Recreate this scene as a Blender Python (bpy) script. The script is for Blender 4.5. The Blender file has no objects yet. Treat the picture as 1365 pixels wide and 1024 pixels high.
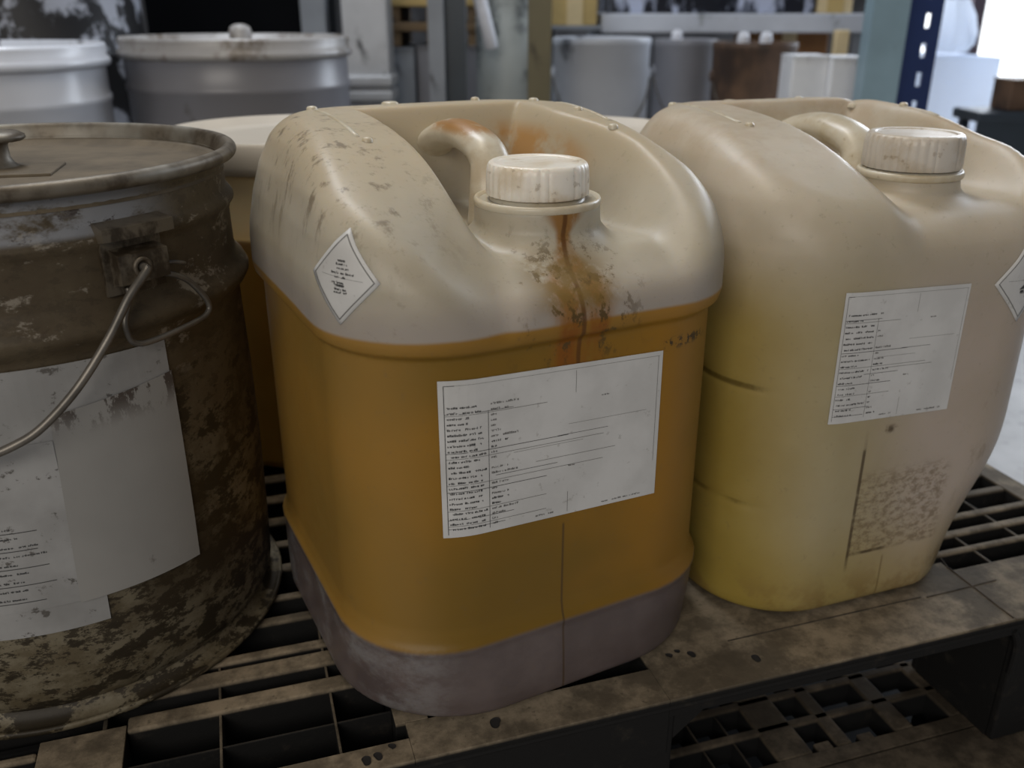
import bpy, bmesh, math, random
import numpy as np
from mathutils import Vector, Matrix
random.seed(7)
C = bpy.context.scene.collection
SC = bpy.context.scene
R = math.radians

# ------------------------------------------------------------------ camera, world, lights, exposure
CAM_H, PITCH, FPX = 0.46, R(22.6), 1200.0
cam_d = bpy.data.cameras.new('camera'); cam = bpy.data.objects.new('camera', cam_d); C.objects.link(cam)
cam.location = (0, 0, CAM_H); cam.rotation_euler = (R(90) - PITCH, 0, 0)
cam_d.sensor_width = 36; cam_d.lens = 36 * FPX / 1365; cam_d.clip_start = .02; cam_d.clip_end = 60
cam_d.dof.use_dof = True; cam_d.dof.focus_distance = .60; cam_d.dof.aperture_fstop = 6.3
SC.camera = cam
SC.view_settings.view_transform = 'Standard'; SC.view_settings.look = 'None'
SC.view_settings.gamma = 1; SC.view_settings.use_curve_mapping = False
SC.view_settings.exposure = 0.0
w = bpy.data.worlds.new('world'); SC.world = w; w.use_nodes = True
w.node_tree.nodes['Background'].inputs[0].default_value = (.74, .78, .86, 1)
w.node_tree.nodes['Background'].inputs[1].default_value = .16
def area(name, loc, target, sx, sy, power, col):
    l = bpy.data.lights.new(name, 'AREA'); l.shape = 'RECTANGLE'; l.size = sx; l.size_y = sy
    l.energy = power; l.color = col
    o = bpy.data.objects.new(name, l); C.objects.link(o); o.location = loc
    o.rotation_euler = (Vector(target) - Vector(loc)).to_track_quat('-Z', 'Y').to_euler()
    return o
area('ceiling_lamp', (-.25, .72, 1.75), (-.05, .70, .2), .9, .35, 5.5, (1.0, .86, .66))
area('front_fill', (-.7, -1.7, 1.35), (0, .7, .15), 1.8, .9, 26.0, (1.0, .94, .86))  # added fill from behind the camera, brightens the front faces
area('daylight_door', (2.6, 3.4, 1.35), (.3, .8, .2), 1.6, 2.0, 65.0, (.80, .88, 1.0))
area('back_fill', (-.6, 1.9, 2.6), (-.3, 2.2, .2), 1.5, .5, 36.0, (.86, .92, 1.0))  # added fill over the rear goods, brightens the background

def at(u, v, Y):
    """a point at depth Y on the line of sight through photo pixel u, v: used to read off real positions"""
    d = (u - 682.5) / FPX, 1.0, -(v - 512) / FPX
    c, s = math.cos(PITCH), math.sin(PITCH)
    x, y, z = d[0], c * d[1] + s * d[2], -s * d[1] + c * d[2]
    return Vector((x * Y / y, Y, CAM_H + z * Y / y))

# ------------------------------------------------------------------ object helpers
def link(name, me, mat=None, parent=None, smooth=False):
    o = bpy.data.objects.new(name, me); C.objects.link(o)
    if mat: me.materials.append(mat)
    if parent: o.parent = parent
    if smooth:
        me.polygons.foreach_set('use_smooth', [True] * len(me.polygons))
    return o
def obj(name, bm, mat=None, parent=None, smooth=False, auto=None):
    me = bpy.data.meshes.new(name); bm.normal_update(); bm.to_mesh(me); bm.free()
    o = link(name, me, mat, parent, smooth)
    if auto:
        me.polygons.foreach_set('use_smooth', [True] * len(me.polygons))
        me.set_sharp_from_angle(angle=R(auto))
    return o
def tag(o, label, cat, group=None):
    o['label'] = label; o['category'] = cat
    if group: o['group'] = group
    return o
def thing(name, label, cat, loc=(0, 0, 0), rz=0, group=None):
    o = bpy.data.objects.new(name, None); C.objects.link(o)
    o.location = loc; o.rotation_euler = (0, 0, rz); o.empty_display_size = .05
    return tag(o, label, cat, group)
def struct(name, bm, mat):
    o = obj(name, bm, mat); o['kind'] = 'structure'; return o
def copy_tree(o, parent=None):
    c = o.copy(); C.objects.link(c)
    if parent: c.parent = parent
    for ch in list(o.children): copy_tree(ch, c)
    return c
def box(bm, x0, x1, y0, y1, z0, z1, bev=0, M=None):
    r = bmesh.ops.create_cube(bm, size=1)
    vs = r['verts']
    for v in vs:
        v.co = Vector(((x0 + x1) / 2 + v.co.x * (x1 - x0), (y0 + y1) / 2 + v.co.y * (y1 - y0), (z0 + z1) / 2 + v.co.z * (z1 - z0)))
    if bev:
        es = list({e for v in vs for e in v.link_edges})
        r = bmesh.ops.bevel(bm, geom=es, offset=bev, segments=2, affect='EDGES', profile=.5)
        vs = list({v for f in r['faces'] for v in f.verts} | {v for v in vs if v.is_valid})
    if M:
        for v in vs: v.co = M @ v.co
    return bm
def BM(): return bmesh.new()
def lathe(bm, prof, seg=64, mod=None, M=None, cap0=False, cap1=False):
    rings = []
    for k, (r, z) in enumerate(prof):
        ring = []
        for i in range(seg):
            t = 2 * math.pi * i / seg
            rr = r if mod is None else mod(r, z, t)
            p = Vector((rr * math.cos(t), rr * math.sin(t), z))
            ring.append(bm.verts.new(M @ p if M else p))
        rings.append(ring)
    for a, b in zip(rings, rings[1:]):
        for i in range(seg):
            j = (i + 1) % seg
            bm.faces.new((a[i], a[j], b[j], b[i]))
    if cap0: bm.faces.new(list(reversed(rings[0])))
    if cap1: bm.faces.new(rings[-1])
    return bm
def smooth_path(pts, n=6):
    P = [Vector(p) for p in pts]; out = []
    for i in range(len(P) - 1):
        p0, p1, p2, p3 = P[max(i - 1, 0)], P[i], P[i + 1], P[min(i + 2, len(P) - 1)]
        for k in range(n):
            t = k / n
            out.append(.5 * ((2 * p1) + (-p0 + p2) * t + (2 * p0 - 5 * p1 + 4 * p2 - p3) * t * t + (-p0 + 3 * p1 - 3 * p2 + p3) * t ** 3))
    out.append(P[-1]); return out
def tube(bm, path, r, seg=10, flat=1.0, up=None):
    path = [Vector(p) for p in path]; rings = []
    ref = Vector(up) if up else Vector((0, 0, 1))
    prev = None
    for i, p in enumerate(path):
        t = (path[min(i + 1, len(path) - 1)] - path[max(i - 1, 0)]).normalized()
        if prev is None:
            a = t.cross(ref)
            if a.length < 1e-3: a = t.cross(Vector((1, 0, 0)))
        else: a = prev - t * prev.dot(t)
        a.normalize(); b = t.cross(a); prev = a
        rr = r[i] if isinstance(r, (list, tuple)) else r
        rings.append([bm.verts.new(p + a * (rr * math.cos(2 * math.pi * k / seg)) + b * (rr * flat * math.sin(2 * math.pi * k / seg))) for k in range(seg)])
    for A, B in zip(rings, rings[1:]):
        for k in range(seg):
            bm.faces.new((A[k], B[k], B[(k + 1) % seg], A[(k + 1) % seg]))
    bm.faces.new(rings[0]); bm.faces.new(list(reversed(rings[-1])))
    return bm
def sheet(bm, fn, nu, nv, thick=.0004):
    """thin paper: fn(u, v, h) -> point h above the surface, u, v in 0..1"""
    top = [[bm.verts.new(fn(i / nu, j / nv, thick)) for i in range(nu + 1)] for j in range(nv + 1)]
    for j in range(nv):
        for i in range(nu):
            bm.faces.new((top[j][i], top[j][i + 1], top[j + 1][i + 1], top[j + 1][i]))
    edge = [(0, i) for i in range(nu + 1)] + [(j, nu) for j in range(1, nv + 1)] + [(nv, i) for i in range(nu - 1, -1, -1)] + [(j, 0) for j in range(nv - 1, 0, -1)]
    low = [bm.verts.new(fn(i / nu, j / nv, 0)) for j, i in edge]
    for k in range(len(edge)):
        m = (k + 1) % len(edge)
        bm.faces.new((top[edge[k][0]][edge[k][1]], low[k], low[m], top[edge[m][0]][edge[m][1]]))
    return bm
def marks(bm, fn, rects, h):
    for (u0, v0, u1, v1, *sl) in rects:
        s = sl[0] if sl else 0
        n = max(1, int(abs(u1 - u0) / .06)); m = max(1, int(abs(v1 - v0) / .06))
        for k in range(n):
            for l in range(m):
                a, b = u0 + (u1 - u0) * k / n, u0 + (u1 - u0) * (k + 1) / n
                c, d = v0 + (v1 - v0) * l / m, v0 + (v1 - v0) * (l + 1) / m
                sa, sb = s * k / n, s * (k + 1) / n
                q = [fn(a, c + sa, h), fn(b, c + sb, h), fn(b, d + sb, h), fn(a, d + sa, h)]
                bm.faces.new([bm.verts.new(p) for p in q])
    return bm
def scribble(x, y, wid, cw, ch, rnd, aspect=1.0):
    """a run of small letter-like strokes, as illegible as in the photo"""
    out = []; end = x + wid
    while x < end:
        n = rnd.randint(3, 9)
        for _ in range(n):
            if x > end: break
            k = rnd.random()
            st = cw * .34
            hh = ch * rnd.choice((.7, .75, 1.0))
            if k < .75: out.append((x, y, x + st, y + hh))
            out.append((x, y + rnd.choice((0, hh * .45, hh * .8)), x + cw * .8, y + rnd.choice((0, hh * .45, hh * .8)) + ch * .22))
            if k > .45: out.append((x + cw * .5, y, x + cw * .5 + st, y + hh))
            x += cw
        x += cw * rnd.choice((.7, 1, 2))
    return out

# ------------------------------------------------------------------ node helpers
class Mat:
    def __init__(s, name):
        s.m = bpy.data.materials.new(name); s.m.use_nodes = True; s.t = s.m.node_tree
        s.b = s.t.nodes['Principled BSDF']; s.tc = s.t.nodes.new('ShaderNodeTexCoord')
        s.P = s.tc.outputs['Object']; s._s = None
    def n(s, kind, **kw):
        nd = s.t.nodes.new(kind)
        for k, v in kw.items(): setattr(nd, k, v)
        return nd
    def set(s, sock, v):
        if hasattr(v, 'is_output'): s.t.links.new(v, sock)
        elif isinstance(v, (tuple, list)) and len(v) == 3 and sock.type == 'RGBA': sock.default_value = (*v, 1)
        else: sock.default_value = v
    def xyz(s):
        if not s._s:
            nd = s.n('ShaderNodeSeparateXYZ'); s.set(nd.inputs[0], s.P); s._s = nd.outputs
        return s._s
    def op(s, o, a, b=0.0, c=0.0, clamp=False):
        nd = s.n('ShaderNodeMath', operation=o, use_clamp=clamp)
        s.set(nd.inputs[0], a); s.set(nd.inputs[1], b)
        if o in ('MULTIPLY_ADD', 'SMOOTH_MIN', 'SMOOTH_MAX'): s.set(nd.inputs[2], c)
        return nd.outputs[0]
    def mul(s, *a):
        r = a[0]
        for b in a[1:]: r = s.op('MULTIPLY', r, b)
        return r
    def sm(s, x, lo, hi):
        """0 at lo, 1 at hi (either order)"""
        nd = s.n('ShaderNodeMapRange', interpolation_type='SMOOTHSTEP')
        s.set(nd.inputs['Value'], x)
        if lo < hi:
            s.set(nd.inputs['From Min'], lo); s.set(nd.inputs['From Max'], hi)
        else:
            s.set(nd.inputs['From Min'], hi); s.set(nd.inputs['From Max'], lo)
            s.set(nd.inputs['To Min'], 1.0); s.set(nd.inputs['To Max'], 0.0)
        return nd.outputs[0]
    def noise(s, scale, detail=4, stretch=None, rough=.55, off=None, vec=None):
        v = vec or s.P
        if stretch or off:
            mp = s.n('ShaderNodeMapping'); s.set(mp.inputs['Vector'], v)
            if stretch: mp.inputs['Scale'].default_value = stretch
            if off: mp.inputs['Location'].default_value = off
            v = mp.outputs[0]
        nd = s.n('ShaderNodeTexNoise'); s.set(nd.inputs['Vector'], v)
        nd.inputs['Scale'].default_value = scale; nd.inputs['Detail'].default_value = detail; nd.inputs['Roughness'].default_value = rough
        return nd.outputs[0]
    def mix(s, f, a, b, mode='MIX'):
        nd = s.n('ShaderNodeMix', data_type='RGBA', blend_type=mode)
        s.set(nd.inputs[0], f); s.set(nd.inputs[6], a); s.set(nd.inputs[7], b)
        return nd.outputs[2]
    def bump(s, h, strength=.3, dist=.002):
        nd = s.n('ShaderNodeBump'); nd.inputs['Strength'].default_value = strength; nd.inputs['Distance'].default_value = dist
        s.set(nd.inputs['Height'], h); s.set(s.b.inputs['Normal'], nd.outputs[0])
    def out(s, col, rough=.5, metal=0.0, spec=.5):
        s.set(s.b.inputs['Base Color'], col); s.set(s.b.inputs['Roughness'], rough); s.set(s.b.inputs['Metallic'], metal)
        s.set(s.b.inputs['Specular IOR Level'], spec)
        return s.m
    def sss(s, wt, rad, scale):
        s.b.inputs['Subsurface Weight'].default_value = wt; s.b.inputs['Subsurface Radius'].default_value = rad
        s.b.inputs['Subsurface Scale'].default_value = scale

def plain(name, col, rough=.5, metal=0., var=.15, scale=8, bump=0):
    m = Mat(name); f = m.noise(scale, 5)
    c = m.mix(m.sm(f, .3, .7), tuple(x * (1 - var) for x in col), tuple(min(1, x * (1 + var)) for x in col))
    if bump: m.bump(m.noise(scale * 8, 3), bump, .001)
    return m.out(c, rough, metal)
def worn(name, col, dark, scale=9, th=.58, rough=.45, soft=.05, metal=0., stretch=(1, 1, .6)):
    """painted metal or plastic with chips and stains"""
    m = Mat(name)
    a = m.noise(scale, 8, stretch, .65); b = m.noise(scale * .35, 4)
    base = m.mix(m.sm(b, .35, .65), tuple(x * .82 for x in col), tuple(min(1, x * 1.1) for x in col))
    f = m.sm(a, th - soft, th + soft)
    return m.out(m.mix(f, base, dark), rough, metal)
def pix(*a): return a

# ------------------------------------------------------------------ materials: jerricans
def jug_material(name, kind):
    m = Mat(name); x, y, z = m.xyz()
    n1 = m.noise(9, 5); n2 = m.noise(28, 6, None, .6); n3 = m.noise(160, 6, None, .7); n4 = m.noise(60, 6, (1, 1, .35), .7)
    front = m.sm(y, -.055, -.085)
    if kind == 'amber':
        dry = m.mix(m.sm(n1, .35, .65), (.415, .365, .275), (.50, .45, .355))
        # greyer just above the liquid, warm at the top where dust has settled
        dry = m.mix(m.mul(m.sm(z, .335, .375), .75), dry, (.48, .395, .265))
        dry = m.mix(m.mul(m.sm(z, .315, .285), .8), dry, (.36, .315, .28))
        scuff = m.noise(38, 6, (1.6, 1.6, .28), .75, (3, 1, 0))
        dry = m.mix(m.mul(m.sm(scuff, .52, .64), m.sm(z, .30, .36), m.sm(x, -.03, -.10), .75), dry, (.17, .13, .085))
        amb = m.mix(m.sm(m.noise(6, 3, None, .5, (1.3, 0, .4)), .36, .66), (.200, .112, .011), (.315, .152, .010))
        amb = m.mix(m.mul(m.sm(z, .285, .262), .0), amb, (.3, .16, .02))
        amb = m.mix(m.mul(m.sm(z, .265, .283), .55), amb, (.40, .21, .04))      # thin film at the surface of the liquid
        amb = m.mix(m.mul(m.sm(x, -.085, -.135), .5), amb, (.36, .215, .06))
        amb = m.mix(m.mul(m.sm(x, .06, .125), .45), amb, (.34, .19, .06))
        lvl = m.op('ADD', z, m.mul(m.op('SUBTRACT', n1, .5), .004))
        col = m.mix(m.sm(lvl, .2835, .2805), dry, amb)
        base = m.mix(m.sm(n2, .35, .7), (.112, .086, .080), (.148, .116, .108))
        chalk = m.mul(m.sm(m.noise(22, 7, (1, 1, 1.4), .7), .45, .66), m.sm(x, -.07, -.125))
        base = m.mix(m.mul(chalk, .7), base, (.26, .25, .245))
        col = m.mix(m.sm(z, .0625, .0585), col, base)
        # drip from the neck
        xd = m.op('SUBTRACT', x, m.mul(m.sm(z, .295, .338), .0095))
        xs = m.op('ADD', xd, m.mul(m.op('SUBTRACT', m.noise(40, 3, (.6, .6, 1)), .5), .006))
        xl = m.op('ADD', xd, m.mul(m.op('SUBTRACT', m.noise(40, 3, (.6, .6, 1)), .5), .002))
        ax = m.op('ABSOLUTE', m.op('SUBTRACT', xs, .001))
        wid = m.op('ADD', .0060, m.mul(m.sm(z, .322, .300), .0180))
        wid = m.op('ADD', wid, m.mul(m.sm(z, .326, .340), .010))
        core = m.sm(m.op('DIVIDE', ax, wid), 1.15, .45)
        brk = m.sm(m.noise(55, 6, (1, 1, .45), .7, (2, 0, 0)), .34, .58)
        stain = m.mul(core, front, m.sm(z, .246, .25), m.sm(z, .356, .35), m.op('ADD', .35, m.mul(brk, .65)))
        col = m.mix(m.mul(stain, .88), col, (.27, .115, .008))
        line = m.mul(m.sm(m.op('ABSOLUTE', m.op('SUBTRACT', xl, .001)), .0024, .0008), front, m.sm(z, .246, .25), m.sm(z, .350, .34))
        col = m.mix(m.mul(line, .8), col, (.10, .035, .004))
        brown_patch = m.mul(m.sm(m.op('ABSOLUTE', m.op('SUBTRACT', m.op('ABSOLUTE', m.op('SUBTRACT', xl, .002)), .010)), .010, .004), front, m.sm(z, .290, .276), m.sm(z, .244, .248), brk)  # wet orange-brown streaks either side of the drip line
        col = m.mix(m.mul(brown_patch, .85), col, (.24, .075, .004))
        wide = m.mul(m.sm(m.op('ABSOLUTE', m.op('SUBTRACT', x, .002)), .060, .012), front, m.sm(z, .248, .262), m.sm(z, .338, .305))
        sp = m.sm(m.noise(80, 8, (1, 1, .6), .74, (7, 3, 1)), .55, .60)
        col = m.mix(m.mul(wide, sp, .9), col, (.085, .052, .012))
        olive = m.mul(m.sm(m.op('ABSOLUTE', m.op('SUBTRACT', x, .000)), .040, .010), front, m.sm(z, .285, .295), m.sm(z, .324, .308), m.sm(n4, .36, .54))
        col = m.mix(m.mul(olive, .85), col, (.20, .125, .030))
        # orange residue inside the handle recess
        d = m.n('ShaderNodeVectorMath', operation='DISTANCE')
        mp = m.n('ShaderNodeMapping'); m.set(mp.inputs[0], m.P); mp.inputs['Scale'].default_value = (1.4, .40, 1.9)
        m.set(d.inputs[0], mp.outputs[0]); d.inputs[1].default_value = (.064 * 1.4, .040 * .40, .356 * 1.9)
        res = m.mul(m.sm(d.outputs['Value'], .050, .020), m.sm(n2, .36, .58))
        col = m.mix(m.mul(res, .75), col, (.42, .19, .025))
        # dark scrape beside the label and parting line
        scr = m.mul(m.sm(m.op('ABSOLUTE', m.op('SUBTRACT', z, .2535)), .006, .001), front, m.sm(x, .066, .07), m.sm(x, .115, .10), m.sm(n3, .50, .56))
        col = m.mix(m.mul(scr, .9), col, (.03, .02, .012))
        seam = m.mul(m.sm(m.op('ABSOLUTE', m.op('ADD', x, .007)), .0013, .0004), front, m.sm(z, .139, .136))
        col = m.mix(m.mul(seam, .7), col, (.07, .04, .015))
    else:
        dry = m.mix(m.sm(n1, .35, .65), (.46, .40, .30), (.54, .47, .37))
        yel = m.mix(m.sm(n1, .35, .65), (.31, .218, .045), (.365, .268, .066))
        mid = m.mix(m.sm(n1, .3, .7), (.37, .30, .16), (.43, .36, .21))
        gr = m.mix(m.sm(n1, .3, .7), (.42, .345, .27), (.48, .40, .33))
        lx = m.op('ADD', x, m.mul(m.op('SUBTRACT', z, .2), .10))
        body = m.mix(m.sm(lx, -.150, -.085), yel, mid)  # yellow glow of window light through the left side, painted as colour
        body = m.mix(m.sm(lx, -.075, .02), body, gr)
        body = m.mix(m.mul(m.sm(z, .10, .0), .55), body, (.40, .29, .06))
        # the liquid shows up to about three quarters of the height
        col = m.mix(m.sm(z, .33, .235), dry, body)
        col = m.mix(m.mul(m.sm(z, .05, .0), m.sm(n2, .45, .6), .6), col, (.22, .13, .04))
        top = m.mul(m.sm(z, .335, .37), m.sm(n2, .4, .62), .45)
        col = m.mix(top, col, (.40, .30, .19))
        # torn label rest: dirt grain in a patch below the label, with dark left edge
        px = m.mul(m.sm(x, -.046, -.043), m.sm(x, .050, .038), m.sm(z, .047, .052), m.sm(z, .130, .112), front)
        grit = m.sm(m.noise(120, 8, (1, 1, 1.6), .76), .45, .58)
        col = m.mix(m.mul(px, grit, .62), col, (.15, .10, .045))
        el = m.mul(m.sm(m.op('ABSOLUTE', m.op('ADD', x, .0445)), .0022, .0007), m.sm(z, .03, .05), m.sm(z, .165, .14), front, m.sm(n2, .36, .56))
        eb = m.mul(m.sm(m.op('ABSOLUTE', m.op('SUBTRACT', z, .050)), .0022, .0006), m.sm(x, -.046, -.043), m.sm(x, .05, .03), front, m.sm(n2, .40, .60))
        eu = m.mul(m.sm(m.op('ABSOLUTE', m.op('SUBTRACT', z, .160)), .006, .001), m.sm(x, -.046, -.038), m.sm(x, .0, -.02), front, m.sm(n2, .5, .6))
        col = m.mix(m.mul(m.op('MAXIMUM', m.op('MAXIMUM', el, eb), eu), .85), col, (.06, .035, .012))
        ring = m.mul(m.op('MAXIMUM', m.sm(m.op('ABSOLUTE', m.op('SUBTRACT', z, .197)), .0035, .001), m.mul(m.sm(m.op('ABSOLUTE', m.op('SUBTRACT', z, .098)), .003, .001), .6)), m.sm(x, -.120, -.128), m.sm(n2, .38, .55))
        col = m.mix(m.mul(ring, .8), col, (.10, .065, .012))
        smr = m.mul(m.sm(m.noise(30, 6, (1.4, 1.4, .8), .7, (5, 2, 2)), .55, .70), m.sm(x, .02, .10), m.sm(z, .31, .25), .5)
        col = m.mix(smr, col, (.22, .155, .09))
        foot = m.mul(m.sm(z, .045, .01), m.sm(x, .03, .07), m.sm(n2, .38, .55), .7)
        col = m.mix(foot, col, (.09, .06, .03))
        seam = m.mul(m.sm(m.op('ABSOLUTE', m.op('ADD', x, .008)), .0013, .0005), front, m.sm(z, .045, .040))
        col = m.mix(m.mul(seam, .5), col, (.14, .09, .03))
    col = m.mix(m.mul(m.sm(n3, .58, .72), .25), col, (.16, .12, .07))
    m.bump(m.op('ADD', m.mul(n3, .5), m.mul(n2, 1.0)), .10, .0012)
    m.sss(.35, (1.0, .62, .3), .012)
    return m.out(col, m.op('ADD', .28, m.mul(n2, .25)), 0, .35)
def white_plastic(name, col=(.78, .72, .62)):
    m = Mat(name); x, y, z = m.xyz()
    n = m.noise(30, 6, None, .65)
    c = m.mix(m.sm(n, .4, .66), col, tuple(a * b for a, b in zip(col, (.84, .78, .68))))
    c = m.mix(m.mul(m.sm(m.noise(120, 5), .62, .70), .45), c, (.3, .22, .14))
    m.sss(.3, (1, .8, .6), .006)
    return m.out(c, .33, 0, .5)
M_amber = jug_material('amber_jerrican_plastic', 'amber')
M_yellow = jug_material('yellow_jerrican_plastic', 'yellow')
M_handle = white_plastic('natural_plastic_handle', (.60, .545, .43))
m = Mat('stained_handle_plastic'); x, y, z = m.xyz(); n = m.noise(45, 6, (1, .5, 1), .65)
c = m.mix(m.sm(n, .4, .66), (.60, .545, .43), (.50, .42, .30))
c = m.mix(m.mul(m.sm(z, .372, .380), m.sm(y, -.02, .0), m.sm(y, .085, .06), m.sm(n, .36, .5), .85), c, (.36, .165, .03)); m.sss(.3, (1, .8, .6), .006)
M_handle_stained = m.out(c, .33)
M_cap = white_plastic('white_cap_plastic', (.86, .81, .72))
M_cap2 = white_plastic('clear_cap_plastic', (.62, .57, .50))
m = Mat('label_paper'); n = m.noise(20, 5); f = m.noise(150, 4, None, .7)
c = m.mix(m.sm(n, .35, .65), (.56, .55, .53), (.65, .64, .62)); c = m.mix(m.mul(m.sm(f, .63, .7), .4), c, (.3, .28, .25))
M_paper = m.out(c, .55)
m = Mat('dirty_paper'); n = m.noise(14, 5); f = m.noise(70, 8, (1, 1, 1.3), .75)
c = m.mix(m.sm(n, .35, .65), (.26, .255, .245), (.36, .355, .345)); c = m.mix(m.mul(m.sm(f, .585, .64), .85), c, (.07, .06, .05))
M_dirtypaper = m.out(c, .7)
m = Mat('clean_paper'); n = m.noise(9, 4); f = m.noise(40, 6, (1, 1, .4), .7)
c = m.mix(m.sm(n, .35, .65), (.27, .262, .245), (.31, .30, .28)); zz = m.xyz()[2]
c = m.mix(m.mul(m.sm(f, .66, .72), .7), c, (.12, .10, .09)); c = m.mix(m.mul(m.sm(m.noise(90, 7, (1, 1, .5), .74), .50, .56), m.sm(zz, .212, .234)), c, (.07, .055, .045))
M_cleanpaper = m.out(c, .65)
M_ink = plain('printing_ink', (.045, .045, .045), .7)
M_inksoft = plain('faint_printing_ink', (.17, .165, .155), .7)

# ------------------------------------------------------------------ jerrican shape: implicit surface -> mesh
def sstep(x, a, b):
    t = np.clip((x - a) / (b - a), 0, 1); return t * t * (3 - 2 * t)
def smax(a, b, k):
    h = np.clip(.5 + .5 * (a - b) / k, 0, 1); return b + (a - b) * h + k * h * (1 - h)
def smin(a, b, k): return -smax(-a, -b, k)
A_, B_, R_ = .144, .150, .077
def make_sdf(kind):
    zs = np.array([-.02, 0, .004, .012, .035, .054, .060, .066, .075, .258, .2685, .2735, .280, .300, .312, .335, .355, .375, .395, .43])
    if kind == 'amber':
        os_ = np.array([.0035, .0035, .0045, .0046, .0036, .0022, .0034, .0008, -.0010, -.0012, -.0012, .0036, .0048, .0046, .0036, -.0005, -.006, -.0145, -.027, -.05])
        top = .389
    else:
        os_ = np.array([-.004, -.003, -.001, .000, .000, .000, .000, 0, 0, 0, 0, 0, 0, -.0005, -.002, -.006, -.012, -.021, -.034, -.055])
        top = .382
    dz = top - .389
    def f(x, y, z):
        o = np.interp(z, zs, os_)
        r = R_ + np.minimum(o, 0) * .4 + (.020 * sstep(z, .066, -.002) if kind == 'amber' else .042 * sstep(z, .15, -.01) * sstep(x, -.01, .05))
        if kind != 'amber': o = o - .009 * sstep(z, .13, .0) * sstep(x, .03, .10)
        qx = np.abs(x) - (A_ + o - r); qy = np.abs(y) - (B_ + o - r)
        d = np.minimum(np.maximum(qx, qy), 0) + np.sqrt(np.maximum(qx, 0) ** 2 + np.maximum(qy, 0) ** 2) - r
        S = top - ((.066 + .034 * sstep(x, -.118, -.045) - .025 * sstep(x, -.02, .05)) if kind == 'amber' else .060 - .012 * sstep(x, -.02, .06)) * np.clip((.09 - y) / .24, 0, 1.3) ** 2.4
        cxk = .0135 if kind == 'amber' else .029
        wx = np.where(x < cxk, .062 - .006 * sstep(y, .05, -.05), .052 + .026 * sstep(y, .04, -.05))
        sw = np.where(x < cxk, .010 if kind == 'amber' else .017, .018)
        xa = np.abs(x - cxk)
        mm = np.maximum(sstep(xa, wx - sw, wx + sw * 1.2), sstep(y, .062, .096))
        fl = (.316 if kind == 'amber' else .330) + dz + 0 * y
        fl = fl - .018 * sstep(y, -.110, -.16)
        zt = fl + (S - fl) * mm
        zt = np.minimum(zt, np.maximum(S, fl))
        g = (z - zt) * .72
        d = smax(d, g, .014 if kind == 'amber' else .020)
        rad = np.sqrt((x - cxk) ** 2 + (y + .070) ** 2)
        up = 0 if kind == 'amber' else .010
        neck = smax(rad - ((.0425 if kind == 'amber' else .0375) + .9 * np.maximum(.327 + dz + up - z, 0) ** 1.1), np.abs(z - (.312 + dz + up)) - .030, .004)
        d = smin(d, neck, .012)
        if kind != 'amber':   # shallow moulded rings on the sides
            for zr in (.197, .098):
                d = d + .0007 * np.exp(-((z - zr) / .003) ** 2) * sstep(np.abs(x), .110, .125)
        return smax(d, -z, .004)
    return f
def surface_nets(f, lo, hi, h):
    ax = [np.arange(l, u + h, h) for l, u in zip(lo, hi)]
    X, Y, Z = np.meshgrid(*ax, indexing='ij'); F = f(X, Y, Z); del X, Y, Z
    nx, ny, nz = F.shape; s = F < 0
    cs = np.zeros((nx - 1, ny - 1, nz - 1), np.int8)
    sl = lambda d, n: slice(d, n - 1 + d)
    for i in (0, 1):
        for j in (0, 1):
            for k in (0, 1): cs += s[sl(i, nx), sl(j, ny), sl(k, nz)]
    act = (cs > 0) & (cs < 8); idx = np.argwhere(act)
    vid = -np.ones(act.shape, np.int64); vid[act] = np.arange(len(idx))
    acc = np.zeros((len(idx), 3)); cnt = np.zeros(len(idx))
    cor = [(i, j, k) for i in (0, 1) for j in (0, 1) for k in (0, 1)]
    for a in cor:
        for b in cor:
            if a < b and sum(abs(p - q) for p, q in zip(a, b)) == 1:
                fa = F[idx[:, 0] + a[0], idx[:, 1] + a[1], idx[:, 2] + a[2]]; fb = F[idx[:, 0] + b[0], idx[:, 1] + b[1], idx[:, 2] + b[2]]
                c = (fa < 0) != (fb < 0); t = np.where(c, fa / np.where(c, fa - fb, 1), 0)[:, None]
                acc += np.where(c[:, None], np.array(a) + t * (np.array(b) - np.array(a)), 0); cnt += c
    V = (idx + acc / cnt[:, None]) * h + np.array(lo)
    Q = []
    for d in range(3):
        s0 = [slice(None)] * 3; s1 = [slice(None)] * 3; s0[d] = slice(0, -1); s1[d] = slice(1, None)
        ch = s[tuple(s0)] != s[tuple(s1)]; e = np.argwhere(ch)
        o1, o2 = (d + 1) % 3, (d + 2) % 3
        e = e[(e[:, o1] > 0) & (e[:, o2] > 0)]
        def cell(p, q):
            c = e.copy(); c[:, o1] -= p; c[:, o2] -= q; return vid[c[:, 0], c[:, 1], c[:, 2]]
        q = np.stack([cell(1, 1), cell(0, 1), cell(0, 0), cell(1, 0)], 1)
        ins = s[e[:, 0], e[:, 1], e[:, 2]]
        q[~ins] = q[~ins][:, ::-1]; Q.append(q)
    Q = np.concatenate(Q)
    ee = 5e-4
    for _ in range(3):
        v = f(*V.T)
        G = np.stack([f(*(V + np.eye(3)[i] * ee).T) - f(*(V - np.eye(3)[i] * ee).T) for i in range(3)], 1) / (2 * ee)
        V = V - np.clip(v, -h, h)[:, None] * G / np.maximum((G * G).sum(1), .05)[:, None] * .8
    return V, Q
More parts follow.
